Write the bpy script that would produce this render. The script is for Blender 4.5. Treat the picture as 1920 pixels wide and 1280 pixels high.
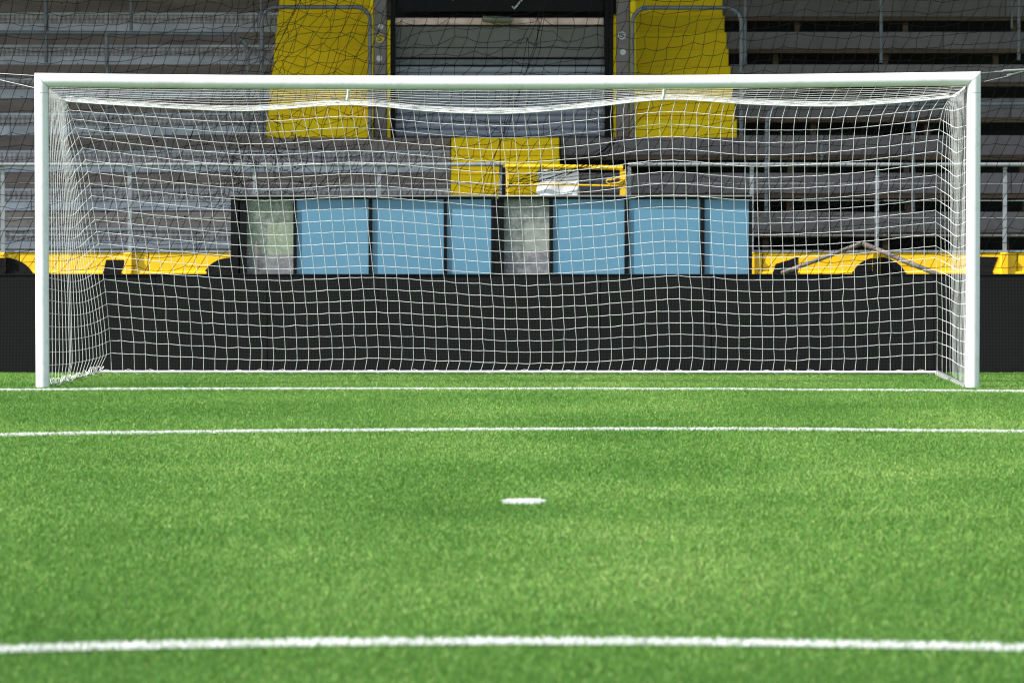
import bpy, math, random
import numpy as np
from mathutils import Vector
random.seed(7); rng = np.random.default_rng(11)
S = bpy.context.scene
for o in list(bpy.data.objects): bpy.data.objects.remove(o)

# ------------------------------------------------------------------ camera
F = 7217.0; VX = 905.0; HZ = 353.0; CX = -0.198; CH = 1.596
TH = math.atan((640 - HZ) / F)
cd = bpy.data.cameras.new('camera'); cam = bpy.data.objects.new('camera', cd)
S.collection.objects.link(cam); S.camera = cam
cam.location = (CX, 0, CH); cam.rotation_euler = (math.pi/2 - TH, 0, 0)
cd.sensor_width = 36; cd.sensor_fit = 'HORIZONTAL'; cd.lens = F*36/1920
cd.shift_x = (960 - VX)/1920; cd.clip_start = 0.1; cd.clip_end = 1000
cd.dof.use_dof = True; cd.dof.focus_distance = 30.9; cd.dof.aperture_fstop = 4.2
S.cycles.pixel_filter_type = 'BLACKMAN_HARRIS'; S.cycles.filter_width = 1.15
S.render.resolution_x = 1024; S.render.resolution_y = 682

# ------------------------------------------------------------------ light
SUN = Vector((2.65, 1.0, -2.5)).normalized()
w = bpy.data.worlds.new('World'); S.world = w; w.use_nodes = True
nt = w.node_tree; bg = nt.nodes['Background']; sky = nt.nodes.new('ShaderNodeTexSky')
sky.sky_type = 'NISHITA'; sky.sun_disc = False
to_sun = -SUN
sky.sun_elevation = math.asin(to_sun.z); sky.sun_rotation = math.atan2(to_sun.x, to_sun.y)
hs = nt.nodes.new('ShaderNodeHueSaturation'); hs.inputs['Saturation'].default_value = .62
nt.links.new(sky.outputs[0], hs.inputs['Color']); nt.links.new(hs.outputs[0], bg.inputs[0]); bg.inputs[1].default_value = 0.15
sd = bpy.data.lights.new('sun', 'SUN'); so = bpy.data.objects.new('sun', sd)
S.collection.objects.link(so); sd.energy = 4.8; sd.angle = math.radians(0.5)
sd.color = (1, .955, .91)
so.rotation_euler = SUN.to_track_quat('-Z', 'Y').to_euler()
so.location = (-20, -10, 20)
vs = S.view_settings; vs.view_transform = 'Standard'; vs.look = 'None'; vs.gamma = 1
vs.use_curve_mapping = False; vs.exposure = 0.75

# ------------------------------------------------------------------ helpers
def at(px, py, Y):
    """world point at depth Y that the measured photo position px,py looks at"""
    u = (px - VX)/F; v = (640 - py)/F
    t = Y/(math.cos(TH) + v*math.sin(TH))
    return Vector((CX + u*t, Y, CH + t*(v*math.cos(TH) - math.sin(TH))))
def XX(px, Y, py=400): return at(px, py, Y).x
def ZZ(py, Y): return at(905, py, Y).z
def ground_Y(py):
    v = (640-py)/F
    return CH*(math.cos(TH)+v*math.sin(TH))/(math.sin(TH)-v*math.cos(TH))

def mat(name, col, rough=.6, var=.15, scale=6, bump=0, bscale=None, metal=0, stretch=(1,1,1),
        spec=.5, dirt=None, dirt_amt=.0, dirt_scale=3, island=0, trans=0):
    m = bpy.data.materials.new(name); m.use_nodes = True
    n = m.node_tree.nodes; l = m.node_tree.links; b = n['Principled BSDF']
    b.inputs['Roughness'].default_value = rough; b.inputs['Metallic'].default_value = metal
    b.inputs['Specular IOR Level'].default_value = spec
    tc = n.new('ShaderNodeTexCoord'); mp = n.new('ShaderNodeMapping'); mp.inputs['Scale'].default_value = stretch
    l.new(tc.outputs['Object'], mp.inputs[0])
    no = n.new('ShaderNodeTexNoise'); no.inputs['Scale'].default_value = scale; no.inputs['Detail'].default_value = 6
    l.new(mp.outputs[0], no.inputs[0])
    rp = n.new('ShaderNodeValToRGB'); rp.color_ramp.elements[0].position = .3; rp.color_ramp.elements[1].position = .7
    c = np.array(col)
    rp.color_ramp.elements[0].color = (*np.clip(c*(1-var), 0, 1), 1); rp.color_ramp.elements[1].color = (*np.clip(c*(1+var), 0, 1), 1)
    l.new(no.outputs[0], rp.inputs[0]); out = rp.outputs[0]
    if dirt is not None:
        d = n.new('ShaderNodeTexNoise'); d.inputs['Scale'].default_value = dirt_scale; d.inputs['Detail'].default_value = 8
        d.inputs['Roughness'].default_value = .7; l.new(tc.outputs['Object'], d.inputs[0])
        mr = n.new('ShaderNodeMapRange'); mr.inputs[1].default_value = .5; mr.inputs[2].default_value = .75; mr.inputs[4].default_value = dirt_amt
        l.new(d.outputs[0], mr.inputs[0])
        mx = n.new('ShaderNodeMix'); mx.data_type = 'RGBA'
        l.new(mr.outputs[0], mx.inputs[0]); l.new(out, mx.inputs[6]); mx.inputs[7].default_value = (*dirt, 1); out = mx.outputs[2]
    if island:
        oi = n.new('ShaderNodeObjectInfo'); hv = n.new('ShaderNodeHueSaturation')
        mr2 = n.new('ShaderNodeMapRange'); mr2.inputs[3].default_value = 1-island; mr2.inputs[4].default_value = 1+island
        l.new(oi.outputs['Random'], mr2.inputs[0]); l.new(mr2.outputs[0], hv.inputs['Value']); l.new(out, hv.inputs['Color']); out = hv.outputs[0]
    l.new(out, b.inputs['Base Color'])
    if bump:
        bn = n.new('ShaderNodeTexNoise'); bn.inputs['Scale'].default_value = bscale or scale*4; bn.inputs['Detail'].default_value = 5
        l.new(mp.outputs[0], bn.inputs[0]); bp = n.new('ShaderNodeBump'); bp.inputs['Strength'].default_value = bump; bp.inputs['Distance'].default_value = .01
        l.new(bn.outputs[0], bp.inputs['Height']); l.new(bp.outputs[0], b.inputs['Normal'])
    return m

M = {}
M['white'] = mat('white_paint', (.8, .81, .8), .32, .02, 3, dirt=(.4,.41,.38), dirt_amt=.4, dirt_scale=13)
M['net'] = mat('net_cord', (.88, .88, .86), .7, .04, 20)
M['black_cord'] = mat('black_cord', (.004, .004, .0045), .9, .2, 10, spec=.05)
M['galv'] = mat('galvanised_steel', (.33, .35, .37), .45, .2, 9, metal=.5, dirt=(.2,.2,.2), dirt_amt=.5, dirt_scale=12)
M['rail'] = mat('dull_steel_pipe', (.16, .175, .195), .5, .2, 9, metal=.2, dirt=(.1,.1,.1), dirt_amt=.5, dirt_scale=12)
M['galv_sheet'] = mat('galvanised_sheet', (.45, .485, .50), .5, .2, 4, metal=.05, stretch=(.6,1,2), dirt=(.22,.22,.22), dirt_amt=.5, dirt_scale=6, island=.12)
M['shutter'] = mat('shutter_metal', (.30, .325, .37), .45, .08, 3, metal=.05, stretch=(.5,1,2), island=.05)
M['board'] = mat('weathered_board', (.19, .152, .135), .85, .2, 3, bump=.25, bscale=30, stretch=(.5,1,3), dirt=(.09,.078,.072), dirt_amt=.5, dirt_scale=5, island=.12)
M['board_pale'] = mat('sun_bleached_board', (.30, .25, .225), .85, .15, 3, bump=.25, bscale=30, stretch=(.5,1,3), dirt=(.16,.14,.13), dirt_amt=.5, dirt_scale=5, island=.1)  # paler board copy: light on the lowest row put into the colour
M['fascia'] = mat('concrete_fascia', (.175, .157, .155), .85, .13, 5, bump=.3, bscale=40, dirt=(.11,.1,.095), dirt_amt=.45, dirt_scale=7, island=.08)
M['joist'] = mat('old_timber', (.10, .068, .04), .9, .3, 3, bump=.3, stretch=(.3,1,4))
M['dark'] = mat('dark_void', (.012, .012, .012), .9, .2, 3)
M['concrete'] = mat('pillar_concrete', (.215, .185, .18), .85, .12, 4, bump=.2, dirt=(.14,.13,.12), dirt_amt=.4, dirt_scale=8)
M['slab'] = mat('slab_concrete', (.17, .165, .15), .85, .15, 3, dirt=(.08,.075,.06), dirt_amt=.6, dirt_scale=3)
M['beam'] = mat('rusty_pale_beam', (.75, .55, .48), .7, .25, 6, dirt=(.2,.12,.1), dirt_amt=.8, dirt_scale=5)
M['yellow_step'] = mat('yellow_step_paint', (.92, .66, .008), .6, .05, 4, spec=.15, dirt=(.5,.36,.03), dirt_amt=.3, dirt_scale=4, island=.1)
M['yellow'] = mat('yellow_wall_paint', (.92, .55, .005), .5, .05, 3, dirt=(.5,.3,.02), dirt_amt=.35, dirt_scale=7)
M['gate_yellow'] = mat('yellow_gate_paint', (.85, .52, .01), .4, .05, 6, dirt=(.3,.14,.03), dirt_amt=.7, dirt_scale=25)
M['wall_black'] = mat('black_wall_paint', (.010, .010, .011), .7, .2, 6, spec=.1)
M['frame'] = mat('black_frame', (.005, .005, .0055), .5, .2, 6, spec=.15)
M['alu'] = mat('aluminium_trim', (.4, .4, .38), .4, .1, 6, metal=.7)
M['paper'] = mat('white_sheet', (.78, .77, .82), .6, .02, 2)
M['blue'] = mat('blue_panel', (.105, .255, .365), .35, .03, 1.2, dirt=(.2,.34,.44), dirt_amt=.3, dirt_scale=2.5)
M['tarp'] = mat('green_backing', (.20, .275, .155), .8, .12, 3, dirt=(.5,.52,.48), dirt_amt=.8, dirt_scale=14)  # reflection in the shelter pane, given as a painted colour
M['tarp2'] = mat('grey_green_backing', (.25, .29, .235), .8, .05, 2, dirt=(.3,.33,.3), dirt_amt=.4, dirt_scale=2)
M['kick'] = mat('grey_kick_board', (.14, .14, .155), .7, .12, 4, dirt=(.28,.28,.29), dirt_amt=.6, dirt_scale=16)  # plain grey, also the lower reflected band of the shelter panes
M['wood'] = mat('pale_wood', (.5, .38, .3), .8, .15, 6, stretch=(4,1,.5))
M['pole'] = mat('weathered_pole', (.2, .165, .15), .6, .4, 8, dirt=(.06,.05,.045), dirt_amt=.8, dirt_scale=7)
M['lamp'] = mat('lamp_cover', (.17, .18, .13), .3, .1, 6)
M['sticker'] = mat('sticker_white', (.6, .62, .62), .5, .1, 20)
M['sticker_y'] = mat('sticker_yellow', (.6, .5, .05), .5, .1, 20)
M['tape'] = mat('blue_tape', (.03, .13, .32), .5, .1, 20)
M['roof'] = mat('roof_sheet', (.12, .12, .12), .7, .1, 2)
M['rubber'] = mat('infill', (.02, .045, .014), .95, .3, 40)

def chequer():
    m = mat('chequer_plate', (.30, .275, .27), .5, .25, 14, metal=.1, dirt=(.12,.11,.1), dirt_amt=.6, dirt_scale=9, island=.1)
    n = m.node_tree.nodes; l = m.node_tree.links; b = n['Principled BSDF']
    tc = n.new('ShaderNodeTexCoord'); mp = n.new('ShaderNodeMapping'); mp.inputs['Rotation'].default_value = (0, math.radians(45), 0)
    l.new(tc.outputs['Object'], mp.inputs[0])
    ck = n.new('ShaderNodeTexChecker'); ck.inputs['Scale'].default_value = 26; l.new(mp.outputs[0], ck.inputs[0])
    src = b.inputs['Base Color'].links[0].from_socket; hv = n.new('ShaderNodeHueSaturation'); mr = n.new('ShaderNodeMapRange'); mr.inputs[3].default_value = .68; mr.inputs[4].default_value = 1.3
    l.new(ck.outputs['Fac'], mr.inputs[0]); l.new(mr.outputs[0], hv.inputs['Value']); l.new(src, hv.inputs['Color']); l.new(hv.outputs[0], b.inputs['Base Color'])
    bp = n.new('ShaderNodeBump'); bp.inputs['Strength'].default_value = .9; bp.inputs['Distance'].default_value = .012
    l.new(ck.outputs['Fac'], bp.inputs['Height']); l.new(bp.outputs[0], b.inputs['Normal'])
    return m
M['chequer'] = chequer()
def ledmat():
    m = bpy.data.materials.new('led_face'); m.use_nodes = True
    n = m.node_tree.nodes; l = m.node_tree.links; b = n['Principled BSDF']
    tc = n.new('ShaderNodeTexCoord'); sep = n.new('ShaderNodeSeparateXYZ'); l.new(tc.outputs['Object'], sep.inputs[0])
    outs = []
    for ax in ('X', 'Z'):
        mu = n.new('ShaderNodeMath'); mu.operation = 'MULTIPLY'; mu.inputs[1].default_value = 2*math.pi/.0125; l.new(sep.outputs[ax], mu.inputs[0])
        si = n.new('ShaderNodeMath'); si.operation = 'SINE'; l.new(mu.outputs[0], si.inputs[0]); outs.append(si)
    mx = n.new('ShaderNodeMath'); mx.operation = 'MINIMUM'; l.new(outs[0].outputs[0], mx.inputs[0]); l.new(outs[1].outputs[0], mx.inputs[1])
    gt = n.new('ShaderNodeMath'); gt.operation = 'GREATER_THAN'; gt.inputs[1].default_value = .2; l.new(mx.outputs[0], gt.inputs[0])
    no = n.new('ShaderNodeTexNoise'); no.inputs['Scale'].default_value = 2.5; l.new(tc.outputs['Object'], no.inputs[0])
    rp = n.new('ShaderNodeMix'); rp.data_type = 'RGBA'; rp.inputs[6].default_value = (.007, .007, .0074, 1); rp.inputs[7].default_value = (.028, .028, .0292, 1)
    l.new(gt.outputs[0], rp.inputs[0])
    hv = n.new('ShaderNodeHueSaturation'); mr = n.new('ShaderNodeMapRange'); mr.inputs[3].default_value = .75; mr.inputs[4].default_value = 1.2
    l.new(no.outputs[0], mr.inputs[0]); l.new(mr.outputs[0], hv.inputs['Value']); l.new(rp.outputs[2], hv.inputs['Color'])
    l.new(hv.outputs[0], b.inputs['Base Color'])
    b.inputs['Roughness'].default_value = .8; b.inputs['Specular IOR Level'].default_value = .1
    return m
M['led'] = ledmat()

def tag(o, label=None, cat=None, group=None, kind=None):
    if label: o['label'] = label
    if cat: o['category'] = cat
    if group: o['group'] = group
    if kind: o['kind'] = kind
    return o
def empty(name, loc=(0,0,0)):
    o = bpy.data.objects.new(name, None); S.collection.objects.link(o); o.location = loc; o.empty_display_size = .2
    bpy.context.view_layer.update(); return o
class MB:
    def __init__(s): s.v = []; s.f = []; s.sm = []
    def add(s, V, Fc, smooth=False):
        k = len(s.v); s.v += [tuple(p) for p in V]; s.f += [tuple(i+k for i in f) for f in Fc]; s.sm += [smooth]*len(Fc)
    def box(s, x0, x1, y0, y1, z0, z1, b=.0):
        if b <= 0:
            V = [(x,y,z) for z in (z0,z1) for y in (y0,y1) for x in (x0,x1)]
            s.add(V, [(0,2,3,1),(4,5,7,6),(0,1,5,4),(2,6,7,3),(0,4,6,2),(1,3,7,5)])
        else:   # chamfered front edges (towards -y)
            V = [(x0,y1,z0),(x1,y1,z0),(x1,y1,z1),(x0,y1,z1),
                 (x0,y0+b,z0),(x1,y0+b,z0),(x1,y0+b,z1),(x0,y0+b,z1),
                 (x0+b,y0,z0+b),(x1-b,y0,z0+b),(x1-b,y0,z1-b),(x0+b,y0,z1-b)]
            s.add(V, [(0,3,2,1),(0,1,5,4),(1,2,6,5),(2,3,7,6),(3,0,4,7),(4,5,9,8),(5,6,10,9),(6,7,11,10),(7,4,8,11),(8,9,10,11)])
        return s
    def tube(s, pts, r, k=8, cap=True):
        P = [Vector(p) for p in pts]; V = []; n = len(P)
        prev = None
        for i, p in enumerate(P):
            d = (P[min(i+1,n-1)] - P[max(i-1,0)]).normalized()
            if prev is None:
                up = Vector((0,0,1)) if abs(d.z) < .9 else Vector((0,1,0)); a = d.cross(up).normalized()
            else: a = (prev - d*prev.dot(d)).normalized()
            prev = a; b = d.cross(a); rr = r[i] if hasattr(r, '__len__') else r
            V += [p + (a*math.cos(2*math.pi*j/k) + b*math.sin(2*math.pi*j/k))*rr for j in range(k)]
        Fc = [(i*k+j, i*k+(j+1)%k, (i+1)*k+(j+1)%k, (i+1)*k+j) for i in range(n-1) for j in range(k)]
        s.add(V, Fc, True)
        if cap: s.add([V[j] for j in range(k)], [tuple(range(k-1,-1,-1))]); s.add(V[-k:], [tuple(range(k))])
        return s
    def build(s, name, m, parent=None):
        me = bpy.data.meshes.new(name); me.from_pydata(s.v, [], s.f); me.validate()
        me.polygons.foreach_set('use_smooth', (s.sm+[False]*len(me.polygons))[:len(me.polygons)])
        me.materials.append(m); o = bpy.data.objects.new(name, me); S.collection.objects.link(o)
        if parent:
            o.parent = parent; o.matrix_parent_inverse = parent.matrix_world.inverted()
        return o
def box(name, m, parent, x0, x1, y0, y1, z0, z1, b=0): return MB().box(x0,x1,y0,y1,z0,z1,b).build(name, m, parent)
def tube(name, m, parent, pts, r, k=10): return MB().tube(pts, r, k).build(name, m, parent)

# ------------------------------------------------------------------ pitch
Z0 = 0.0
gm = mat('ground_green', (.055, .118, .026), 1, .3, 60, spec=0)
tag(box('ground', gm, None, -120, 120, -60, 140, -.5, -.012), kind='structure')
LINES = []   # name, polynomial Y(x), half width
def line_def(name, pts, half):
    X = []; Y = []
    for px, py in pts:
        y = ground_Y(py); X.append(CX + (px-VX)/F*y*1.0008); Y.append(y)
    LINES.append((name, np.polyfit(X, Y, 2), half))
line_def('goal_line', [(0,731),(480,729.4),(960,729),(1558,730.7),(1920,734)], .06)
line_def('goal_area_line', [(0,815.5),(480,809),(960,804),(1440,806),(1920,808.5)], .06)
line_def('penalty_area_line', [(0,1216),(480,1207),(960,1200.5),(1440,1204),(1920,1214)], .065)
spot_y = ground_Y(940.5); spot_x = CX + (982-VX)/F*spot_y
def nz(x, y, s, seed=0):   # cheap smooth noise
    r = np.random.default_rng(seed); out = 0
    for k in range(7):
        a = r.uniform(0, 6.28); f = s*r.uniform(.5, 1.9); out = out + np.sin((x*np.cos(a)+y*np.sin(a))*f + r.uniform(0, 6.28))
    return out/3.2
def grass_mat(name, white=False):
    m = bpy.data.materials.new(name); m.use_nodes = True
    n = m.node_tree.nodes; l = m.node_tree.links; b = n['Principled BSDF']
    a = n.new('ShaderNodeAttribute'); a.attribute_name = 'tint'
    rp = n.new('ShaderNodeValToRGB'); cr = rp.color_ramp
    if white:
        cr.elements[0].color = (.6, .62, .58, 1); cr.elements[1].color = (.85, .86, .84, 1)
    else:
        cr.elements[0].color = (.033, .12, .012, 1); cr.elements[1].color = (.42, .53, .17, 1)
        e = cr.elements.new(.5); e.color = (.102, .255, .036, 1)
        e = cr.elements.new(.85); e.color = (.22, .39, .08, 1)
    l.new(a.outputs['Fac'], rp.inputs[0]); l.new(rp.outputs[0], b.inputs['Base Color'])
    b.inputs['Roughness'].default_value = .5; b.inputs['Specular IOR Level'].default_value = .2
    tr = n.new('ShaderNodeBsdfTranslucent'); l.new(rp.outputs[0], tr.inputs[0])
    mx = n.new('ShaderNodeMixShader'); mx.inputs[0].default_value = .16
    l.new(b.outputs[0], mx.inputs[1]); l.new(tr.outputs[0], mx.inputs[2]); l.new(mx.outputs[0], n['Material Output'].inputs[0])
    return m
M['grass'] = grass_mat('grass_blade'); M['line'] = grass_mat('line_blade', True)
def blades(name, X, Y, hgt, tint, m, wid=.0030, kind='structure', label=None, cat=None):
    n = len(X); a = rng.uniform(0, 2*np.pi, n); w_ = wid*rng.uniform(.7, 1.3, n)*(1+.006*(Y-13))
    dx = np.cos(a)*w_/2; dy = np.sin(a)*w_/2*.6
    la = rng.uniform(0, 2*np.pi, n); ll = hgt*rng.uniform(.3, 1.9, n)
    lx = np.cos(la)*ll; ly = np.sin(la)*ll
    V = np.empty((n, 4, 3), np.float32)
    V[:,0] = np.c_[X-dx, Y-dy, np.full(n,-.004)]; V[:,1] = np.c_[X+dx, Y+dy, np.full(n,-.004)]
    V[:,2] = np.c_[X+dx*.45+lx, Y+dy*.45+ly, hgt]; V[:,3] = np.c_[X-dx*.45+lx, Y-dy*.45+ly, hgt*.93]
    me = bpy.data.meshes.new(name)
    me.vertices.add(n*4); me.vertices.foreach_set('co', V.ravel())
    lv = np.arange(n*4)
    me.loops.add(n*4); me.loops.foreach_set('vertex_index', lv.astype(np.int32))
    me.polygons.add(n); st = np.arange(n)*4
    me.polygons.foreach_set('loop_start', st.ravel().astype(np.int32))
    me.polygons.foreach_set('loop_total', np.full(n, 4).astype(np.int32))
    me.update(); at_ = me.attributes.new('tint', 'FLOAT', 'POINT'); at_.data.foreach_set('value', np.repeat(tint, 4).astype(np.float32))
    me.materials.append(m); o = bpy.data.objects.new(name, me); S.collection.objects.link(o)
    return tag(o, label, cat, kind=kind)
N = 1150000
Yg = np.sqrt(rng.uniform(11.9**2, 34.1**2, N)); hw = .1330*Yg + .8
Xg = rng.uniform(-1, 1, N)*hw + CX + 55/F*Yg
hg = rng.uniform(.006, .0145, N)*(1 + .18*nz(Xg, Yg, 3.0, 5))
tint = .565 - .19*(1-np.clip((Yg-12.5)/5, 0, 1)) - .04*(Xg < -1)*np.clip(-Xg-1, 0, 1.5) + .10*nz(Xg, Yg*.8, 2.2, 1) + .07*nz(Xg, Yg, .7, 2) + .05*nz(Xg*.35, Yg, 6, 3) + rng.normal(0, .21, N)  # near and left turf darker: lens and light falloff painted into the tint
# worn, flattened patch in front of the spot
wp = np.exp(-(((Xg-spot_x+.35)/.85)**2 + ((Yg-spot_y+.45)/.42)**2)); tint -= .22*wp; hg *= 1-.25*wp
hi = rng.random(N) < .035; tint[hi] = rng.uniform(.85, 1.05, hi.sum())
free = np.ones(N, bool)
lab = {'goal_line': 'white goal line running under the goal', 'goal_area_line': 'white six yard box line in front of the goal', 'penalty_area_line': 'blurred white penalty box line across the foreground'}
for name, pf, half in LINES:
    d = np.abs(Yg - np.polyval(pf, Xg)) ; inn = d < half + .010*nz(Xg, Xg*0, 60, 9) + .004*rng.normal(size=N)
    inn &= free; free &= ~inn
    idx = np.where(inn)[0]
    keep = rng.random(len(idx)) < .985; idx = idx[keep]
    dup = np.concatenate([idx, idx]); jx = rng.normal(0, .008, len(dup))
    o = blades(name, Xg[dup]+jx, Yg[dup], hg[dup], np.clip(rng.uniform(.3, 1, len(dup)), 0, 1), M['line'], .0036, 'structure', lab[name])
    xs = np.linspace(-5.5, 5.5, 60); yc = np.polyval(pf, xs); b = MB()
    V = [(x, y-half*.9, -.006) for x, y in zip(xs, yc)] + [(x, y+half*.9, -.006) for x, y in zip(xs, yc)]
    b.add(V, [(i, i+1, 61+i, 60+i) for i in range(59)]); b.build('line_paint', M['line'], o)
ds = np.hypot(Xg-spot_x, Yg-spot_y); inn = (ds < .108 + .006*rng.normal(size=N)) & free; free &= ~inn
# densely painted spot
ns = 1100; rr = .106*np.sqrt(rng.random(ns)); aa = rng.uniform(0, 6.283, ns)
o = blades('penalty_spot', spot_x+rr*np.cos(aa), spot_y+rr*np.sin(aa), rng.uniform(.008,.014,ns), rng.uniform(.5,1,ns), M['line'], .0042, 'structure', 'round white penalty spot on the turf')
b = MB(); V = [(spot_x+.1*math.cos(k*.2618), spot_y+.1*math.sin(k*.2618), -.006) for k in range(24)]; b.add(V, [tuple(range(24))]); b.build('spot_paint', M['line'], o)
idx = np.where(free)[0]
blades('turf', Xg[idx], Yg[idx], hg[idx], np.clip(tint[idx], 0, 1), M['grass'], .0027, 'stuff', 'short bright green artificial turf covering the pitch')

# ------------------------------------------------------------------ goal
GY = 30.86; R = .055
goal = tag(empty('goal', (0, GY, 0)), 'white tubular football goal with white net standing on the goal line', 'football goal')
XL = XX(78.5, GY); XR = XX(1825, GY)
zl, zm, zr = ZZ(150, GY), ZZ(155.3, GY), ZZ(147.5, GY)
def zbar(x):
    t = (x-XL)/(XR-XL); return zl + (zr-zl)*t + (zm-(zl+zr)/2)*4*t*(1-t)
K = 28
def post(X, sgn, ztop):
    b = MB(); V = []
    for zz in (0, None):
        for k in range(K):
            a = 2*math.pi*k/K; xo = R*math.cos(a)
            z = 0 if zz == 0 else ztop + sgn*xo - .0015
            V.append((X+xo, GY+R*math.sin(a), z))
    b.add(V, [(k, (k+1)%K, K+(k+1)%K, K+k) for k in range(K)], True)
    return b.build('post', M['white'], goal)
post(XL, -1, zl); post(XR, 1, zr)
b = MB(); V = []; n = 40
for i in range(n+1):
    for k in range(K):
        a = 2*math.pi*k/K; zo = R*math.sin(a); xa = XL - zo + .0015; xb = XR + zo - .0015
        x = xa + (xb-xa)*i/n; V.append((x, GY+R*math.cos(a), zbar(min(max(x, XL), XR)) + zo))
b.add(V, [(i*K+k, (i+1)*K+k, (i+1)*K+(k+1)%K, i*K+(k+1)%K) for i in range(n) for k in range(K)], True)
b.build('crossbar', M['white'], goal)
for X in (XL, XR):   # sleeve joint below each corner
    z = ZZ(174, GY); b = MB(); b.tube([(X, GY, z-.0012), (X, GY, z+.0012)], R+.0006, 28, False); b.build('joint_ring', M['kick'], goal)
# net, one cord = one run of knots
def rope_mesh(lines, r, k=5):
    V = []; Fs = []; base = 0
    for P in lines:
        P = np.asarray(P, float); n = len(P); d = np.gradient(P, axis=0); d /= np.linalg.norm(d, axis=1)[:,None]+1e-9
        up = np.tile([0.,1.,.13], (n,1)); up[np.abs(d[:,1]) > .8] = (1.,0,.1)
        a = np.cross(d, up); a /= np.linalg.norm(a, axis=1)[:,None]+1e-9; c = np.cross(d, a)
        for j in range(k):
            t = 2*math.pi*j/k; V.append((P + (a*math.cos(t)+c*math.sin(t))*r))
        idx = base + np.arange(k)[:,None]*n + np.arange(n)[None]
        for j in range(k):
            q = idx[j]; q2 = idx[(j+1)%k]
            Fs.append(np.c_[q[:-1], q[1:], q2[1:], q2[:-1]])
        base += n*k
    return np.concatenate(V), np.concatenate(Fs)
def ropes(name, lines, r, m, parent, k=5):
    V, Fs = rope_mesh(lines, r, k); me = bpy.data.meshes.new(name)
    me.from_pydata(V.tolist(), [], Fs.tolist()); me.polygons.foreach_set('use_smooth', [True]*len(me.polygons))
    me.materials.append(m); o = bpy.data.objects.new(name, me); S.collection.objects.link(o)
    if parent: o.parent = parent; o.matrix_parent_inverse = parent.matrix_world.inverted()
    return o
def smooth_interp(x, xs, ys):     # monotone-ish cubic through the points
    xs = np.array(xs, float); ys = np.array(ys, float); x = np.asarray(x, float)
    m = np.gradient(ys, xs); i = np.clip(np.searchsorted(xs, x)-1, 0, len(xs)-2)
    h = xs[i+1]-xs[i]; t = np.clip((x-xs[i])/h, 0, 1)
    return (2*t**3-3*t**2+1)*ys[i]+(t**3-2*t**2+t)*h*m[i]+(-2*t**3+3*t**2)*ys[i+1]+(t**3-t**2)*h*m[i+1]
NJ = 23; NI = 71
LX = lambda y: smooth_interp(y, [184,235,285,325,400,470,540,600,650,697],[122,140,157,165,176,187,197,203,207,209])
RX = lambda y: smooth_interp(y, [184,205,235,290,350,470,560,697],[1780,1768,1762,1757,1755,1755,1757,1757])
fx = [0,.08,.2,.33,.42,.5,.59,.68,.78,.88,1]
S_top = [-17,-8,1,-10,2.5,6,-5,-20,-11,-8,-23]
S_mid = [-36,-19,-2,-9,3,12,3,-13,-2,-8,-30]
def rowY(f, j):
    k = min(1, j/4); s = (1-k)*smooth_interp(f, fx, S_top) + k*smooth_interp(f, fx, S_mid)
    a = np.interp(j, [0,5,16,22,23],[1,1,.68,.4,.0]); return 207 + 21.3*j + a*s
def dep(y): return 32.15 + np.clip((y-190)/507, 0, 1)*.70
knots = np.zeros((NJ+1, NI+1, 3)); kp = np.zeros((NJ+1, NI+1, 2))
for j in range(NJ+1):
    for i in range(NI+1):
        f = i/NI; y = float(rowY(f, j)); x = float(LX(y) + (RX(y)-LX(y))*f)
        e_ = math.exp(-max(0, y-195)/28); x -= 13*e_*math.exp(-f/.13)*(1-math.exp(-f/.02)) ; x += 13*e_*math.exp(-(1-f)/.13)*(1-math.exp(-(1-f)/.02))
        if j == NJ: x -= 6*math.sin(math.pi*min(1, f*1.02))
        if 0 < i < NI and 0 < j < NJ: q = .25 + .35*(j > 14); x += rng.normal(0, q); y += rng.normal(0, q)
        kp[j,i] = (x, y); knots[j,i] = at(x, y, float(dep(y)))
def dense(P, sag=.0, m=3):
    out = []
    for a, c in zip(P[:-1], P[1:]):
        for q in range(m):
            t = q/m; p = a*(1-t)+c*t; p = np.array(p); p[2] -= sag*4*t*(1-t); out.append(p)
    out.append(np.array(P[-1])); return out
back = [dense(knots[j], .0022) for j in range(1, NJ)] + [dense(knots[:,i], 0, 2) for i in range(NI+1)]
ropes('back_net', back, .0019, M['net'], goal)
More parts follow.
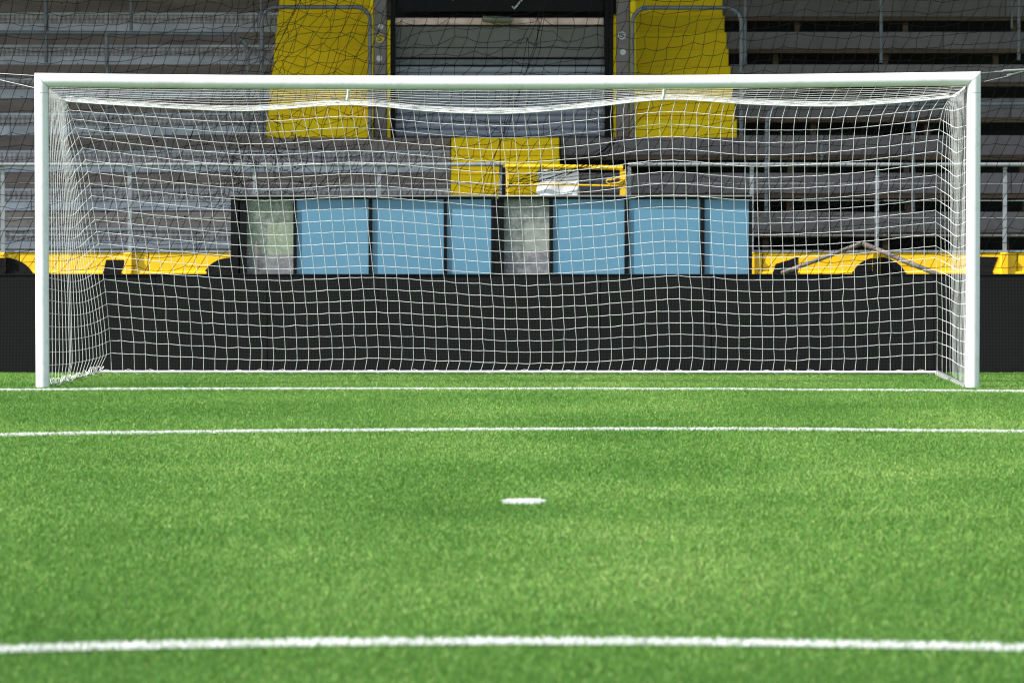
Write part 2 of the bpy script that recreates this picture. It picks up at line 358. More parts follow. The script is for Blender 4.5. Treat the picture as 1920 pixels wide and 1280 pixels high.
# side nets
def side(sign):
    K2 = 19 if sign < 0 else 17; xp = 91.5 if sign < 0 else 1811.5; P = np.zeros((NJ+1, K2+1, 3))
    for j in range(NJ+1):
        kx, ky = kp[j, 0 if sign < 0 else NI]; jj = j
        if sign < 0:
            dyp = np.interp(jj, [0,2,10,17,23],[-26,10,26,16,24]); A = np.interp(jj,[0,2,4,10,17,22,23],[0,14,30,26,14,6,0])
        else:
            dyp = np.interp(jj, [0,2,10,17,23],[-20,12,21,18,27]); A = np.interp(jj,[0,2,4,10,17,22,23],[0,10,17,17,10,6,0])
        for k in range(K2+1):
            t = k/K2
            if sign < 0:
                wt = np.interp(t, [0,.4,.85,.93,1],[0,.45,.68,.82,1]); wb = np.interp(t, [0,.3,.42,.85,.93,1],[0,.33,.38,.84,.91,1])
            else:
                wt = np.interp(t, [0,.12,.8,.92,1],[0,.12,.56,.78,1]); wb = np.interp(t, [0,.2,.8,.92,1],[0,.08,.5,.76,1])
            q = np.clip((j-2)/18, 0, 1); ww = wt*(1-q)+wb*q
            if j < 3: ww = ww*(j/3) + t*(1-j/3)
            xe = kx + (0 if j < NJ else (-18 if sign < 0 else 0))
            x = xp + (xe-xp)*ww + (rng.normal(0, .22) if 0 < k < K2 and j > 0 else 0); u = 1-t
            y = ky + dyp*u + A*math.sin(math.pi*u**.8)
            if j == NJ: y += rng.normal(0, 1.2)*(0 < k < K2)
            Yk = float(dep(ky)); Yd = GY+.02 + (Yk-GY-.02)*min(1, t/.93)
            P[j,k] = at(x, y, Yd)
    P[:, K2] = knots[:, 0 if sign < 0 else NI]
    if sign < 0: P[NJ, K2] = at(190, 694, 32.8)
    L = [dense(P[j], .003) for j in range(0, NJ)] + [dense(P[:,k], 0, 2) for k in range(K2)]
    ropes('side_net', L, .0017, M['net'], goal)
    return P
PL = side(-1); PR = side(1)
# roof net
NR = 14; RP = np.zeros((NR+1, NI+1, 3))
for i in range(NI+1):
    f = i/NI; xf = 92 + 1720*f; xb, yb = kp[0, i]; yf = 162 + 5*4*f*(1-f)*.9 - 1.5*f
    for r_ in range(NR+1):
        t = r_/NR; g = np.interp(t, [0,.5,.7,1],[0,.78,.9,1]); x = xf + (xb-xf)*t; y = yf + (yb-yf)*g
        Y = GY + (float(dep(yb))-GY)*t
        if 0 < r_ < NR: x += rng.normal(0,.5); y += rng.normal(0,.35)
        RP[r_, i] = at(x, y, Y)
roof_lines = [dense(RP[r_], .001) for r_ in range(NR+1)] + [list(RP[:,i]) for i in range(NI+1)]
ropes('roof_net', roof_lines, .0014, M['net'], goal)
# gathered edge rope along the rear top and the corners
edge = [at(kp[0,i][0], kp[0,i][1], float(dep(kp[0,i][1]))) for i in range(NI+1)]
b = MB(); b.tube(edge, .0045, 6)
b.tube([at(91, 163, GY+.03), at(106, 176, 31.5), at(122, 190, 32.15)], .005, 6)
b.tube([at(1812, 161, GY+.03), at(1800, 172, 31.5), at(1780, 184, 32.15)], .006, 6)
b.build('edge_rope', M['net'], goal)
extra = []
for k in range(5):   # slack net folded over the rear top edge
    pts = []
    for i in range(NI+1):
        x, y = kp[0,i]; pts.append(at(x, y - .8 - k*2.0 + rng.normal(0,.35), float(dep(y)) - .02 - .06*k))
    extra.append(pts)
ropes('net_fold', extra, .0016, M['net'], goal)
for x, y0, y1 in ((652, 166, 187), (1244, 165, 185)):
    b = MB(); a = at(x+2, y0, GY+.12); c = at(x-1, y1, GY+.16)
    b.tube([a, a*.5+c*.5+Vector((.004,0,-.004)), c], .013, 6); b.build('net_strap', M['net'], goal)
# ground frame
yb_ = 32.85
b = MB(); b.tube([at(189, 696.5, yb_), at(950, 696.5, yb_), at(1757, 697.5, yb_)], .011, 10); b.build('ground_bar', M['white'], goal)
b = MB(); b.tube([at(1757, 699, yb_), at(1812, 726, GY+.03)], .019, 10); b.build('side_bar', M['alu'], goal)
b = MB(); b.tube([at(189, 697, yb_), at(92, 722, GY+.03)], .008, 8); b.build('side_bar', M['alu'], goal)
lace = []
P0 = at(1757, 699, yb_); P1 = at(1812, 726, GY+.03); pts = []
for q in range(15*9+1):
    t = q/(15*9); a = q/9*6.283; pts.append(P0*(1-t)+P1*t + Vector((.023*math.cos(a), 0, .023*math.sin(a))))
lace.append(pts)
P0 = at(189, 696.5, yb_); P1 = at(1757, 697, yb_); pts = []
for q in range(38*8+1):
    t = q/(38*8); a = q/8*6.283; pts.append(P0*(1-t)+P1*t + Vector((0, .016*math.cos(a), .016*math.sin(a)*(1+.3*math.sin(q*.13)))))
lace.append(pts)
for s_ in range(2):   # left heap of slack net
    P0 = at(190, 692, yb_); P1 = at(92, 720, GY+.03); pts = []
    for q in range(13*10+1):
        t = q/(13*10); a = q/10*6.283 + s_*2.6; r_ = .022 + .010*math.sin(t*9+s_)
        pts.append(P0*(1-t)+P1*t + Vector((.03*math.sin(a*.7+s_), .05*math.cos(a*.5), .004+r_*math.sin(a))))
    lace.append(pts)
ropes('lacing', lace, .0017, M['net'], goal)
tube('guy_wire', M['net'], goal, [at(65,142,GY), at(-60,134.5,GY+.4)], .0014, 6)
tube('guy_wire', M['net'], goal, [at(65,165,GY), at(0,150,GY+.4), at(-60,136,GY+.7)], .0014, 6)
tube('guy_wire', M['net'], goal, [at(1838,137,GY), at(1868,135,GY+.2)], .0014, 6)
tube('guy_wire', M['net'], goal, [at(1846,153,GY+.1), at(1890,143,GY+.3)], .0015, 6)
b = MB(); b.tube([at(1866,134.5,GY+.2), at(1879,134.5,GY+.2), at(1882,133,GY+.2), at(1960,129.5,GY+.3)], [.005,.006,.010,.010], 8)
b.build('turnbuckle', M['alu'], goal)
b = MB(); b.tube([at(1888,142.6,GY+.3), at(1897,140,GY+.3), at(1898,139.7,GY+.3), at(1960,124,GY+.35)], [.011,.011,.006,.006], 8)
b.build('turnbuckle', M['alu'], goal)

# ------------------------------------------------------------------ advertising board
BY = 33.25; bt = ZZ(514, BY)
ab = tag(empty('advertising_board', (0, BY, 0)), 'long low black dot matrix advertising board directly behind the goal net', 'advertising board')
x = -5.9; k = 0
while x < 6.6:
    o = box('led_panel', M['led'], ab, x+.0015, x+.9585, BY+(k%3)*.002, BY+.09, .012, bt-.012, .003); x += .96; k += 1
box('rear_plate', M['frame'], ab, -5.9, 6.8, BY+.095, BY+.1, .012, bt-.012)
box('top_rail', M['frame'], ab, -5.9, 6.8, BY-.004, BY+.1, bt-.010, bt)
for q in range(8): box('foot', M['frame'], ab, -5.4+q*1.6, -5.35+q*1.6, BY+.1, BY+.5, 0, .06)

# ------------------------------------------------------------------ team shelters
SY = 34.6
def shelter(x0, x1, posts, panes, label, mats, first_frame):
    t = tag(empty('team_shelter', (XX((x0+x1)/2, SY), SY+.5, 0)), label, 'shelter', 'team shelters lined up behind the advertising board')
    zt = ZZ(372.5, SY)
    for a, c in posts:
        box('upright', M['frame'], t, XX(a,SY), XX(c,SY), SY-.02, SY+.05, 0, zt-.001)
    box('top_beam', M['frame'], t, XX(x0,SY), XX(x1,SY), SY-.025, SY+.06, zt, ZZ(368,SY))
    box('roof_trim', M['alu'], t, XX(x0,SY)-.01, XX(x1,SY)+.01, SY-.045, SY-.026, ZZ(368.6,SY), ZZ(366,SY))
    box('roof_sheet', M['frame'], t, XX(x0,SY), XX(x1,SY), SY+.061, SY+.95, ZZ(370,SY), ZZ(367.5,SY))
    for (a, c), mm, nm in zip(panes, mats, ['window']*1+['panel']*3):
        if nm == 'panel':
            o = box('panel', M['blue'], t, XX(a,SY)+.002, XX(c,SY)-.002, SY, SY+.02, .05, zt-.002, .004)
        else:
            gl = bpy.data.materials.get('dusty_glass') or glass()
            o = box('window', gl, t, XX(a,SY)+.002, XX(c,SY)-.002, SY+.005, SY+.012, .05, zt-.002)
            zk = ZZ(478 if mm == 'tarp' else 470, SY)
            box('back_panel', M[mm], t, XX(a,SY)-.05, XX(c,SY)+.05, SY+.05, SY+.07, zk, zt+.03)  # panels added behind the glass, coloured like the bands reflected in the pane
            box('kick_board', M['kick'], t, XX(a,SY)-.05, XX(c,SY)+.05, SY+.045, SY+.07, .05, zk-.002)
            if mm == 'tarp': box('wooden_slat', M['wood'], t, XX(478,SY), XX(482,SY), SY+.02, SY+.04, .05, ZZ(452,SY))
    for X in (XX(x0,SY)+.01, XX(x1,SY)-.03): box('side_wall', M['frame'], t, X, X+.02, SY+.062, SY+.9, .02, zt-.001)
    box('rear_wall', M['frame'], t, XX(x0,SY)+.04, XX(x1,SY)-.04, SY+.9, SY+.92, .02, zt-.001)
    return t
def glass():
    m = bpy.data.materials.new('dusty_glass'); m.use_nodes = True; n = m.node_tree.nodes; l = m.node_tree.links; b = n['Principled BSDF']
    b.inputs['Base Color'].default_value = (.5,.52,.5,1); b.inputs['Roughness'].default_value = .3
    tc = n.new('ShaderNodeTexCoord'); no = n.new('ShaderNodeTexNoise'); no.inputs['Scale'].default_value = 16; no.inputs['Detail'].default_value = 10; no.inputs['Roughness'].default_value = .75
    l.new(tc.outputs['Object'], no.inputs[0]); mr = n.new('ShaderNodeMapRange'); mr.inputs[1].default_value = .45; mr.inputs[2].default_value = .75; mr.inputs[3].default_value = .04; mr.inputs[4].default_value = .38
    l.new(no.outputs[0], mr.inputs[0]); tr = n.new('ShaderNodeBsdfTransparent'); mx = n.new('ShaderNodeMixShader')
    l.new(mr.outputs[0], mx.inputs[0]); l.new(tr.outputs[0], mx.inputs[1]); l.new(b.outputs[0], mx.inputs[2]); l.new(mx.outputs[0], n['Material Output'].inputs[0])
    return m
shelter(433, 932, [(433,447),(450,462),(550,555),(692,697),(833,837),(922,927),(928,934.5)], [(462,550),(555,692),(697,833),(837,922)],
        'left black framed shelter with a dusty speckled green window beside three blue panels', ['tarp',0,0,0], 0)
shelter(935, 1410, [(935,940),(940.5,945),(1030,1036),(1172,1178),(1314,1320),(1405,1410)], [(945,1030),(1036,1172),(1178,1314),(1320,1405)],
        'right black framed shelter with a plain grey green window beside three blue panels', ['tarp2',0,0,0], 0)

# ------------------------------------------------------------------ ball stop net
NY = 37.6
def warp(x, y, seed=0, loose=0.):
    yy = y
    X = x + (300-y)*.31 + 3*math.sin(y*.016+x*.004) + 2*math.sin(x*.021+1)
    if y > 260: X -= (y-260)*.22
    Y_ = y + 5*math.sin(x*.012+y*.003) + 2.5*math.sin(x*.037+y*.01+1.3) - .045*(x-900)
    g1 = 1020 - (y-20)*.33; d = g1 - X; X += .68*d*math.exp(-(d/55)**2); Y_ += 16*math.exp(-(d/50)**2)*math.sin(y*.11)
    g2 = 560 - y*.42; d = g2 - X; X += .7*d*math.exp(-(d/34)**2)
    d = math.hypot(X-1155, Y_-264); k = .85*math.exp(-(d/48)**2); X += (1155-X)*k; Y_ += (264-Y_)*k
    d = math.hypot(X-952, (Y_-345)*1.4); k = .6*math.exp(-(d/60)**2); X += (952-X)*k; Y_ += (345-Y_)*k
    return X, Y_
bn = tag(empty('ball_stop_net', (0, NY, 0)), 'slack black ball stop netting hanging between the goal and the grandstand', 'safety net')
xs = np.arange(-140, 2120, 22.5); ys = np.arange(-60, 560, 22.5); L = []
G = np.zeros((len(ys), len(xs), 3))
for a, y in enumerate(ys):
    for c, x in enumerate(xs):
        X, Yp = warp(x, y); amp = 1.9 + 2.6*math.exp(-((X-1000)/220)**2) + 4.0*math.exp(-((X-560)/170)**2)
        X += rng.normal(0, amp); Yp += rng.normal(0, amp*1.05)
        G[a,c] = at(X, Yp, NY + .05*math.sin(x*.01))
L = [dense(G[a], .004, 3) for a in range(len(ys))] + [list(G[:,c]) for c in range(len(xs))]
ropes('net_mesh', L, .0026, M['black_cord'], bn, 4)
# slack second fold of the same net
xs2 = np.arange(395, 1010, 25); ys2 = np.arange(-30, 420, 27); G2 = np.zeros((len(ys2), len(xs2), 3))
for a, y in enumerate(ys2):
    for c, x in enumerate(xs2):
        X = x + (200-y)*.33 + 12*math.sin(y*.02+x*.013) + rng.normal(0, 4.5); Yp = y + 16*math.sin(x*.019+y*.008) + .06*(x-700) + rng.normal(0, 4.5)
        if a == 0 or X > 720+ y*.1 and X < 860: Yp -= 0
        G2[a,c] = at(X, Yp, NY+.12)
sel = [c for c in range(len(xs2)) if xs2[c] < 700]
L2 = [dense(G2[a][sel], .01, 4) for a in range(len(ys2))] + [list(G2[:,c]) for c in sel]
sel2 = [c for c in range(len(xs2)) if xs2[c] >= 860]
L2 += [dense(G2[a][sel2], .012, 4) for a in range(1, len(ys2), 2)]
ropes('net_fold', L2, .0024, M['black_cord'], bn, 4)
cords = []
def cord(*p): cords.append([at(x + rng.normal(0,1), y + rng.normal(0,1), NY-.03) for x, y in p])
cord((570,-10),(535,55),(505,120),(470,190),(440,250),(425,290),(400,330)); cord((402,250),(420,285),(440,310),(455,350),(430,390))
cord((425,300),(440,322),(462,355),(470,372)); cord((1022,0),(1010,60),(995,110),(975,165),(950,230),(925,300),(905,370))
cord((1012,40),(1004,90),(985,140),(965,200),(948,245),(915,320),(898,372)); cord((1155,262),(1100,292),(1040,315),(955,345)); cord((1155,262),(1090,300),(1000,335),(952,352))
for q in range(5): cord((952, 338+q*2.5), (1010+q*4, 322+q*6), (1085, 315+q*7), (1165+q*3, 300+q*9))
for q in range(7): cord((1155,262), (1140-q*9, 290+q*4), (1110-q*22, 318+q*5))
for q in range(16):
    x0 = 430+rng.uniform(0,150); y0 = 215+rng.uniform(0,140); P = [(x0,y0)]
    for s_ in range(5): P.append((P[-1][0]+rng.normal(4,14), P[-1][1]+rng.normal(6,13)))
    cord(*P)
cords = [dense(np.array([tuple(p) for p in c]), .008, 3) for c in cords]
for c in cords: ropes('loose_cord', [c], .0028, M['black_cord'], bn, 4)

# ------------------------------------------------------------------ perimeter wall with pilasters and painted shapes
WY = 40.0; wt = ZZ(472.5, WY)
pw = tag(empty('perimeter_wall', (0, WY, 0)), 'low bright yellow wall with painted black shapes below the grandstand railing', 'wall')
seams = [-260, 36, 278, 520, 735, 950, 1175, 1430, 1668, 1908, 2160]
for a, c in zip(seams[:-1], seams[1:]):
    box('wall_panel', M['yellow'], pw, XX(a,WY)+.004, XX(c,WY)-.004, WY, WY+.1, .25, wt-.004, .012)
box('base_ledge', M['yellow'], pw, XX(-260,WY), XX(2160,WY), WY-.03, WY+.1, 0, ZZ(509,WY), .008)
box('coping', M['galv'], pw, XX(-260,WY), XX(2160,WY), WY-.012, WY+.14, wt-.002, ZZ(469.5,WY))
PX = [5, 243, 478, 711, 1410, 1645, 1885]
for x in PX: box('pilaster', M['yellow'], pw, XX(x-9,WY), XX(x+5,WY), WY-.06, WY-.001, 0.2, wt-.006, .006)
def flat(pts, y, name='painted_shape'):
    V = [at(px, py, y) for px, py in pts]; n = len(V); b = MB()
    b.add(V + [p + Vector((0,.003,0)) for p in V], [tuple(range(n)), tuple(range(2*n-1, n-1, -1))] + [(i, (i+1)%n, n+(i+1)%n, n+i) for i in range(n)])
    return b.build(name, M['wall_black'], pw)
def arc(cx, cy, rx, ry, a0, a1, n=18): return [(cx+rx*math.cos(math.radians(a0+(a1-a0)*i/n)), cy-ry*math.sin(math.radians(a0+(a1-a0)*i/n))) for i in range(n+1)]
WF = WY-.0045
flat(arc(0, 520, 62, 38, 0, 180) + arc(0, 520, 22, 7, 180, 0), WF)
flat([(199,487),(236,487),(224,522),(191,522)], WF)
flat(arc(432, 525, 52, 42, 180, 62) + [(452,525)], WF)
flat([(1447,522),(1454,495),(1480,487),(1496,481),(1496,522)], WF)
flat(arc(1648, 525, 52, 43, 180, 0), WF)
flat([(1828,481),(1872,482),(1856,522),(1828,522)], WF)
for a_, c_ in ((-62,61),(192.5,228),(387,452),(1449,1496),(1598,1698),(1828,1862)):
    flat([(a_,508.6),(c_,508.6),(c_-1,524),(a_,524)], WY-.0345)
for x, a0 in ((5, 483), (1645, 484)): # paint carried over the pilaster faces
    V = [(x-9,a0),(x+5,a0+1),(x+5,525),(x-9,525)]; flat(V, WY-.0645)
lp1 = tag(tube('leaning_pole', M['pole'], None, [at(1465,512,WY-.25), at(1540,485,WY-.2), at(1613,457,WY-.1)], .022, 8), 'brown weathered pole leaning up to the right against the yellow wall, left of the pair', 'pole', 'two poles leaning together like a roof against the yellow wall')
lp2 = tag(tube('leaning_pole', M['pole'], None, [at(1760,515,WY-.25), at(1690,487,WY-.2), at(1617,456,WY-.1)], .026, 8), 'brown weathered pole leaning up to the left against the yellow wall, right of the pair', 'pole', 'two poles leaning together like a roof against the yellow wall')

# ------------------------------------------------------------------ railing on the wall
RY = WY-.07
def railing(x0, x1, posts, label):
    t = tag(empty('railing', (XX((x0+x1)/2,RY), RY, wt)), label, 'railing', 'galvanised railings on the yellow wall')
    tube('top_rail', M['galv'], t, [at(x0,308.5,RY), at((x0+x1)/2,308.8,RY), at(x1,308.5,RY)], .021, 12)
    for x in posts: box('post', M['galv'], t, XX(x-4,RY), XX(x+3.4,RY), RY+.022, RY+.035, ZZ(500,RY), ZZ(312,RY))
    for y in (344, 376, 408.5, 441): tube('rod', M['galv'], t, [at(x0,y,RY+.045), at(x1,y+.5,RY+.045)], .0055, 6)
railing(-240, 944, [-230, 5, 243, 478, 711, 940], 'galvanised pipe railing left of the yellow gate')
railing(1178, 2140, [1180, 1410, 1645, 1885, 2125], 'galvanised pipe railing right of the yellow gate')
g = tag(empty('gate', (XX(1060,RY), RY, .9)), 'low yellow pipe gate with a latch at the foot of the centre stairs', 'gate')
tube('top_bar', M['gate_yellow'], g, [at(948,312,RY-.03), at(1060,313,RY-.03), at(1168,315,RY-.03)], .024, 12)
tube('cross_rod', M['gate_yellow'], g, [at(952,344,RY-.03), at(1060,346.5,RY-.03), at(1165,349,RY-.03)], .009, 8)
box('gate_post', M['gate_yellow'], g, XX(1162,RY), XX(1173,RY), RY-.055, RY-.005, .3, ZZ(318,RY))
box('gate_post', M['gate_yellow'], g, XX(949,RY), XX(954,RY), RY-.05, RY-.01, .3, ZZ(316,RY))
b = MB(); b.tube([at(1163,333,RY-.07), at(1156,333,RY-.07), at(1150,337,RY-.07), at(1139,337,RY-.07), at(1137,341,RY-.07), at(1141,345,RY-.07), at(1160,343,RY-.07), at(1172,336,RY-.07)], .008, 8); b.build('latch', M['gate_yellow'], g)
box('hinge_plate', M['frame'], g, XX(941,RY), XX(948,RY), RY-.04, RY+.02, .6, ZZ(314,RY))
b = MB(); nx = 10; nz_ = 6; V = []
PYb = RY+.0
for q in range(nz_+1):
    for p in range(nx+1):
        c = at(1008+77*p/nx - (2 if q > 3 else 0), 318+q*9, PYb+.008*math.sin(p*.9+q*.5)+.006); V.append(c)
b.add(V, [(q*(nx+1)+p, (q+1)*(nx+1)+p, (q+1)*(nx+1)+p+1, q*(nx+1)+p+1) for q in range(nz_) for p in range(nx)], True)
ps = b.build('banner_sheet', M['paper'], None); tag(ps, 'blank white sheet tied under the top bar of the yellow gate', 'sheet')
for x in (1013, 1084): tube('tie', M['frame'], ps, [at(x+2,306,RY-.06), at(x,313,RY-.062), at(x,321,RY-.02)], .005, 6)

# ------------------------------------------------------------------ grandstand
gs = tag(empty('grandstand', (0, 41, 0)), 'grey terraced grandstand with yellow stairs and a shuttered central entrance', 'grandstand')
tops = [470, 397, 324, 253.5, 184, 121, 60, 0, -58, -114]     # plank tops, rows -1 .. 8
D0 = 40.55; DG = .75
dd = [D0 + DG*(i-1) for i in range(10)]   # depth of row index
def zt_(i): return ZZ(tops[i], dd[i])
def zf(i, f): return ZZ(tops[i] + f*(tops[i-1]-tops[i]), dd[i])
EX0, EX1 = -7.2, 8.2
def segs(x0, x1, L=3.1, off=0.):
    out = []; x = x0
    first = L*(.35+.65*((off*.37) % 1))
    while x < x1 - .01:
        n = min(x1, x + (first if x == x0 else L)); out.append((x, n)); x = n
    return out
for i in range(1, 10):
    y = dd[i]; zt = zt_(i); zb = zt_(i-1)
    H = zt - zb
    lo = i <= 2     # rows below the entrance landing
    # left part: board, steel nosing, chequer plate, galvanised sheet
    xl1 = XX(845 - (3 if i == 1 else 0), y) if i <= 2 else (XX(845, y) if False else XX(497, dd[3]))
    if i == 3: xl1 = XX(845, y) if False else xl1
    for a, c in segs(EX0, xl1 if not lo else XX(845, dd[2]), 3.1, i):
        box('board', M['board_pale' if i == 1 else 'board'], gs, a+.002, c-.002, y, y+.04, zf(i,.40), zt-.002, .003)
    for a, c in segs(EX0, xl1 if not lo else XX(845, dd[2]), 2.4, i+3):
        box('nosing', M['galv_sheet'], gs, a+.002, c-.002, y-.03, y+.04, zf(i,.47), zf(i,.405))
        box('chequer_plate', M['chequer'], gs, a+.003, c-.003, y-.022, y+.02, zf(i,.735), zf(i,.475))
        box('galvanised_sheet', M['galv_sheet'], gs, a+.003, c-.003, y-.012, y+.02, zb+.006, zf(i,.74), .004)
        if i > 1:
            bb = MB()
            for q in np.arange(a+.2, c-.1, .8): bb.tube([(q, y-.018, zb+.03), (q, y-.011, zb+.03)], .009, 6)
            tag(bb.build('bolt_row', M['joist'], gs), kind='stuff')
    # right part: thick fascia, timber below, dark gap
    xr0 = XX(1051, dd[2]) if i <= 2 else XX(1385, dd[3])
    for a, c in segs(xr0, EX1, 3.4, i+1):
        box('fascia', M['fascia'], gs, a+.003, c-.003, y, y+.07, zf(i,.53), zt-.002, .004)
    for a, c in segs(xr0, EX1, 4.1, i+2): box('joist', M['joist'], gs, a+.002, c-.002, y+.012, y+.12, zf(i,.655), zf(i,.535))
    for q in np.arange(xr0+.55+.31*(i%3), EX1, 1.27):
        box('bracket', M['joist'], gs, q, q+.06, y+.16, y+.24, zb+.002, zf(i,.66))
    # treads
    box('tread', M['board'], gs, EX0, EX1, y+.04, y+DG-.031, zt-.05, zt-.004) if i >= 9 else None
    xm = XX(497, dd[3]) if i >= 3 else XX(845, dd[2])
    if i < 9:
        box('tread', M['fascia'], gs, EX0, xm, y+.041, y+DG-.032, zt-.06, zt-.006)
        box('tread', M['fascia'], gs, xr0, EX1, y+.071, y+DG-.002, zt-.06, zt-.006)
# dark fixing holes in the boards
for k_ in range(16):
    i = 1 + k_ % 7; q = rng.uniform(-5.2, -2.6) if i > 2 else rng.uniform(-5, -1); zz = ZZ(tops[i] + .2*(tops[i-1]-tops[i]) + rng.uniform(-5, 8), dd[i])
    b = MB(); b.tube([(q, dd[i]-.002, zz), (q, dd[i]+.01, zz)], rng.uniform(.009, .018), 7); b.build('fixing_hole', M['dark'], gs)
# continuous landing fascia below the entrance (row 3 board runs right across)
y = dd[2]+DG; zt = ZZ(258, y); zb = ZZ(290, y)
i = 3; yb3 = dd[3]
for a, c, mm in ((XX(497,yb3), XX(845,yb3), 'board'), (XX(1051,yb3), XX(1385,yb3), 'fascia')):
    H = zt_(3) - zt_(2); z3 = ZZ(258.5, yb3)
    if mm == 'board':
        box('board', M['board'], gs, a+.003, c-.003, yb3, yb3+.04, zf(3,.40), z3, .003)
        box('nosing', M['galv_sheet'], gs, a+.002, c-.002, yb3-.03, yb3+.04, zf(3,.47), zf(3,.405))
        box('chequer_plate', M['chequer'], gs, a+.003, c-.003, yb3-.022, yb3+.02, zf(3,.735), zf(3,.475))
        box('galvanised_sheet', M['galv_sheet'], gs, a+.003, c-.003, yb3-.012, yb3+.02, zt_(2)+.006, zf(3,.74))
    else:
        box('fascia', M['fascia'], gs, a+.003, c-.003, yb3, yb3+.07, zf(3,.53), z3, .004)
        box('joist', M['joist'], gs, a+.002, c-.002, yb3+.012, yb3+.12, zf(3,.655), zf(3,.535))
zl_ = ZZ(258.5, yb3)
box('landing', M['slab'], gs, XX(497,yb3)+.003, XX(1385,yb3)-.003, yb3+.072, yb3+1.6, zl_-.15, zl_-.006)
# dark space under the right part
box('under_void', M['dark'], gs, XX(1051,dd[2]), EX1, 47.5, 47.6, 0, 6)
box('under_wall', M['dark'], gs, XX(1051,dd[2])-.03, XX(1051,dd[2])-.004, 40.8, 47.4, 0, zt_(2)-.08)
box('rear_wall', M['concrete'], gs, -30, 30, 47.7, 47.9, 0, 6.09)
# stairs: yellow risers
def stair(x0, x1, Y0, z0, rise, run, n, label, flip=0):
    st = tag(empty('stair', ((x0+x1)/2, Y0, z0)), label); st.parent = gs; st.matrix_parent_inverse = gs.matrix_world.inverted()
    for k in range(n):
        MB().box(x0, x1, Y0+k*run, Y0+(k+1)*run-.003, z0+k*rise-(.0 if k else .0), z0+(k+1)*rise-.002, .008).build('step', M['yellow_step'], st)
r3 = (zt_(7)-zl_)/ (2*(7-3)); run = DG/2
stair(XX(497,yb3)+.003, XX(694,yb3), yb3+.26, zl_, r3, run, 11, 'left yellow painted stair')
stair(XX(1192,yb3), XX(1385,yb3)-.003, yb3+.26, zl_, r3, run, 11, 'right yellow painted stair')
hz = (zl_ - wt)/6
stair(XX(845,dd[2])+.003, XX(1051,dd[2])-.003, 40.3, wt-.0, hz, .32, 6, 'lower centre yellow painted stair')
# entrance
VY = yb3+.75; za = zl_-.004
def vbox(name, m, x0, x1, y0, y1, dep_=.1, Yf=VY, b=0): return box(name, M[m], gs, XX(x0,Yf), XX(x1,Yf), Yf, Yf+dep_, ZZ(y1,Yf), ZZ(y0,Yf), b)
for n_, (a, c) in (('left',(702,725)), ('right',(1156,1180))):
    vbox('pillar', 'concrete', a, c, -40, 258, .3, VY-.25, .012)
vbox('yellow_edge', 'yellow_step', 726, 732, 38, 258, .1, VY-.2); vbox('yellow_edge', 'yellow_step', 1150, 1155, 28, 258, .1, VY-.2)
vbox('yellow_edge', 'yellow_step', 694, 700, -40, 258, .2, VY-.25); vbox('yellow_edge', 'yellow_step', 1181, 1191, -40, 258, .2, VY-.25)
vbox('door_jamb', 'frame', 733, 741.5, -40, 258, .2, VY-.12); vbox('door_jamb', 'frame', 1134, 1143, -40, 258, .2, VY-.12)
tube('drainpipe', M['frame'], gs, [at(1148,-30,VY-.22), at(1146,120,VY-.22), at(1145,258,VY-.22)], .018, 10)
vbox('beam', 'beam', 738, 1132, 34, 47, .2, VY-.06, .01)
vbox('slab_panel', 'slab', 738, 1133, 50, 89.5, .2, VY, .006); vbox('slab_panel', 'slab', 738, 1133, 90.5, 108, .2, VY+.004, .006)
vbox('lintel', 'kick', 738, 1133, 111.5, 122, .2, VY, .004)
sh = tag(empty('roller_shutter', (0, VY+.1, za))); sh.parent = gs; sh.matrix_parent_inverse = gs.matrix_world.inverted()
yy = 124.0; k = 0
while yy < 256:
    y2 = min(258, yy+13.2)
    V = []; Yf = VY+.06; x0, x1 = XX(742,Yf), XX(1134,Yf); zt1, zb1 = ZZ(yy,Yf)-.003, ZZ(y2,Yf)+.003; b = MB(); nn = 6
    prof = [(zt1 + (zb1-zt1)*q/nn, Yf - .016*math.sin(math.pi*q/nn)**.8) for q in range(nn+1)]
    for zq, yq in prof: V += [(x0, yq, zq), (x1, yq, zq)]
    b.add(V, [(2*q, 2*q+2, 2*q+3, 2*q+1) for q in range(nn)], True); b.build('slat', M['shutter'], sh); yy += 13.2
vbox('recess_back', 'dark', 736, 1140, -60, 259, .05, VY+.4)
vbox('sign_panel', 'frame', 745, 1130, -45, 22, .05, VY-.02)
b = MB(); b.tube([at(985,-12,VY-.03), at(978,1,VY-.03), at(970,10,VY-.03), at(964,17,VY-.03), at(960,12,VY-.03)], [.006,.009,.012,.012,.006], 6); b.build('white_mark', M['sticker'], gs)
b = MB(); b.tube([at(848,-8,VY-.03), at(849,1,VY-.03)], .01, 6); b.build('white_mark', M['sticker'], gs)
lf = MB(); Yf = VY-.14; lf.tube([at(904,36,Yf), at(906,36,Yf), at(930,37,Yf), at(955,38,Yf), at(959,38,Yf)], [.02,.038,.038,.038,.02], 10)
lamp = tag(lf.build('bulkhead_lamp', M['lamp'], None), 'unlit olive grey tubular lamp fixed on the pale beam above the shutter', 'lamp')
tube('bracket', M['frame'], lamp, [at(932,30,Yf+.03), at(932,36,Yf+.07)], .015, 6)
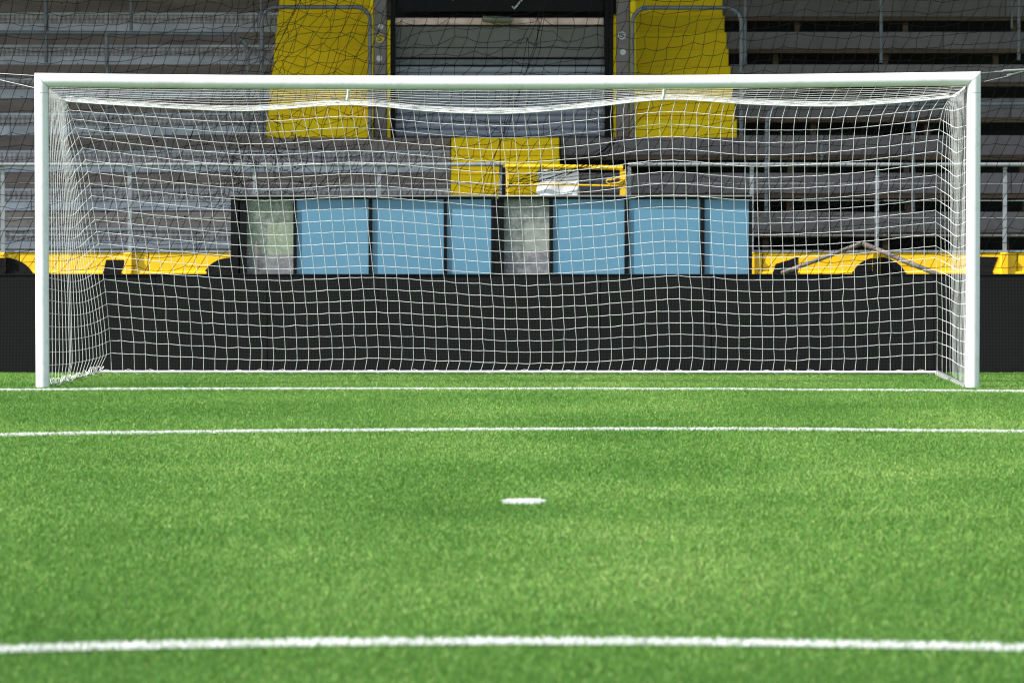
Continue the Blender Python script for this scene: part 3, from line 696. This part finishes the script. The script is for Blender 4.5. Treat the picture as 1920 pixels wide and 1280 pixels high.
# stickers on the pillars
def sticker(cx, cy, r, m, squig, label):
    Yf = VY-.254; b = MB(); n = 20
    V = [at(cx+r*math.cos(q*2*math.pi/n), cy+r*math.sin(q*2*math.pi/n), Yf) for q in range(n)]
    b.add(V + [p+Vector((0,.002,0)) for p in V], [tuple(range(n))] + [(q, (q+1)%n, n+(q+1)%n, n+q) for q in range(n)])
    o = tag(b.build('sticker', m, None), label, 'sticker')
    if squig: tube('emblem', M['frame'], o, [at(cx+x*r, cy+y*r, Yf-.002) for x, y in ((.7,-.35),(.1,-.6),(-.5,-.2),(0,.02),(.5,.2),(.1,.55),(-.6,.4))], .006, 6)
sticker(712, 72, 8.5, M['sticker_y'], True, 'round yellow sticker with a black squiggle on the left concrete pillar')
sticker(1166, 67, 7.5, M['sticker'], True, 'round white sticker with a black squiggle on the right concrete pillar')
sticker(714, 50, 5, M['sticker'], False, 'small torn white sticker near the top of the left concrete pillar')
sticker(711, 110, 5.5, M['sticker'], False, 'faded white sticker below the round yellow one')
sticker(1168, 98, 5.5, M['sticker'], False, 'faded white sticker below the round white one')
# roof
b = MB(); b.box(-30, 30, 38.25, 48, 6.1, 6.2); b.build('roof', M['roof'], gs)
for q in range(-4, 5): box('roof_girder', M['roof'], gs, q*6-.1, q*6+.1, 38.3, 47.69, 5.85, 6.09)

# ------------------------------------------------------------------ barriers on the terraces
def barrier(label, paths, Y, r=.0235, grp='galvanised barriers on the terraces'):
    t = tag(empty('crush_barrier', tuple(at(paths[0][0][0], paths[0][0][1], Y))), label, 'barrier', grp)
    for k, p in enumerate(paths):
        tube('rail' if k == 0 else 'post', M['rail'], t, [at(x, y, Y) for x, y in p], r, 10)
    return t
def rnd(x0, y0, x1, y1, r):   # inverted U, rounded
    P = [(x0, y1)]; 
    for q in range(7): a = math.pi - q*math.pi/12; P.append((x0+r+r*math.cos(a), y0+r-r*math.sin(a)))
    for q in range(7): a = math.pi/2 - q*math.pi/12; P.append((x1-r+r*math.cos(a), y0+r-r*math.sin(a)))
    P.append((x1, y1)); return P
Yr = yb3+.2
barrier('bent pipe barrier in front of the left yellow stair', [rnd(491, 14, 694, 258, 26)], Yr-.02)
h2 = barrier('bent pipe barrier with blue tape in front of the right yellow stair', [rnd(1186, 15, 1390, 258, 28)], Yr-.02)
tube('tape', M['tape'], h2, [at(1204,16.5,Yr-.02), at(1213,15,Yr-.02)], .026, 10)
P = [(-60,61),(200,62),(430,65)] + [(430+35*math.sin(q*math.pi/12), 65+35*(1-math.cos(q*math.pi/12))) for q in range(1,7)] + [(466,252)]
barrier('long pipe barrier with one rounded end across the upper left terrace', [P, [(200,64),(201,252)]], dd[4]-.2, .022)
barrier('straight post on the far left upper terrace', [[(85,-60),(87,118)]], dd[6]-.12, .021, 'single posts on the upper terraces')
barrier('straight post above the left pipe barrier', [[(245,-60),(246,58)]], dd[6]+.1, .019, 'single posts on the upper terraces')
barrier('straight post at the left edge of the left yellow stair', [[(490,-60),(489,120)]], dd[6]-.1, .016, 'single posts on the upper terraces')
P = [(1437,408),(1438,240)] + [(1438+30-30*math.cos(q*math.pi/12), 228-30*math.sin(q*math.pi/12)) for q in range(1,7)] + [(1700,197),(2050,193)]
barrier('long pipe barrier with one rounded end across the lower right terrace', [P, [(1712,199),(1712,400)], [(1960,197),(1960,400)]], dd[1]-.1, .022)
barrier('straight post beside the right yellow stair', [[(1397,-60),(1397,121)]], dd[5]-.1, .021, 'single posts on the upper terraces')
barrier('straight post in the middle of the upper right terrace', [[(1652,-60),(1652,118)]], dd[5]-.1, .021, 'single posts on the upper terraces')
barrier('straight post at the far right of the upper terrace', [[(1911,-60),(1910,113)]], dd[5]-.1, .021, 'single posts on the upper terraces')
barrier('thin short post at the far right upper terrace', [[(1898,-60),(1897,53)]], dd[6]-.05, .014, 'single posts on the upper terraces')
barrier('short grey post below the rounded end of the right barrier', [[(1541,254),(1541,300)]], dd[2]-.05, .02, 'single posts on the upper terraces')
barrier('short grey post low on the left terrace', [[(312,252),(312,290)]], dd[2]-.05, .02, 'single posts on the upper terraces')
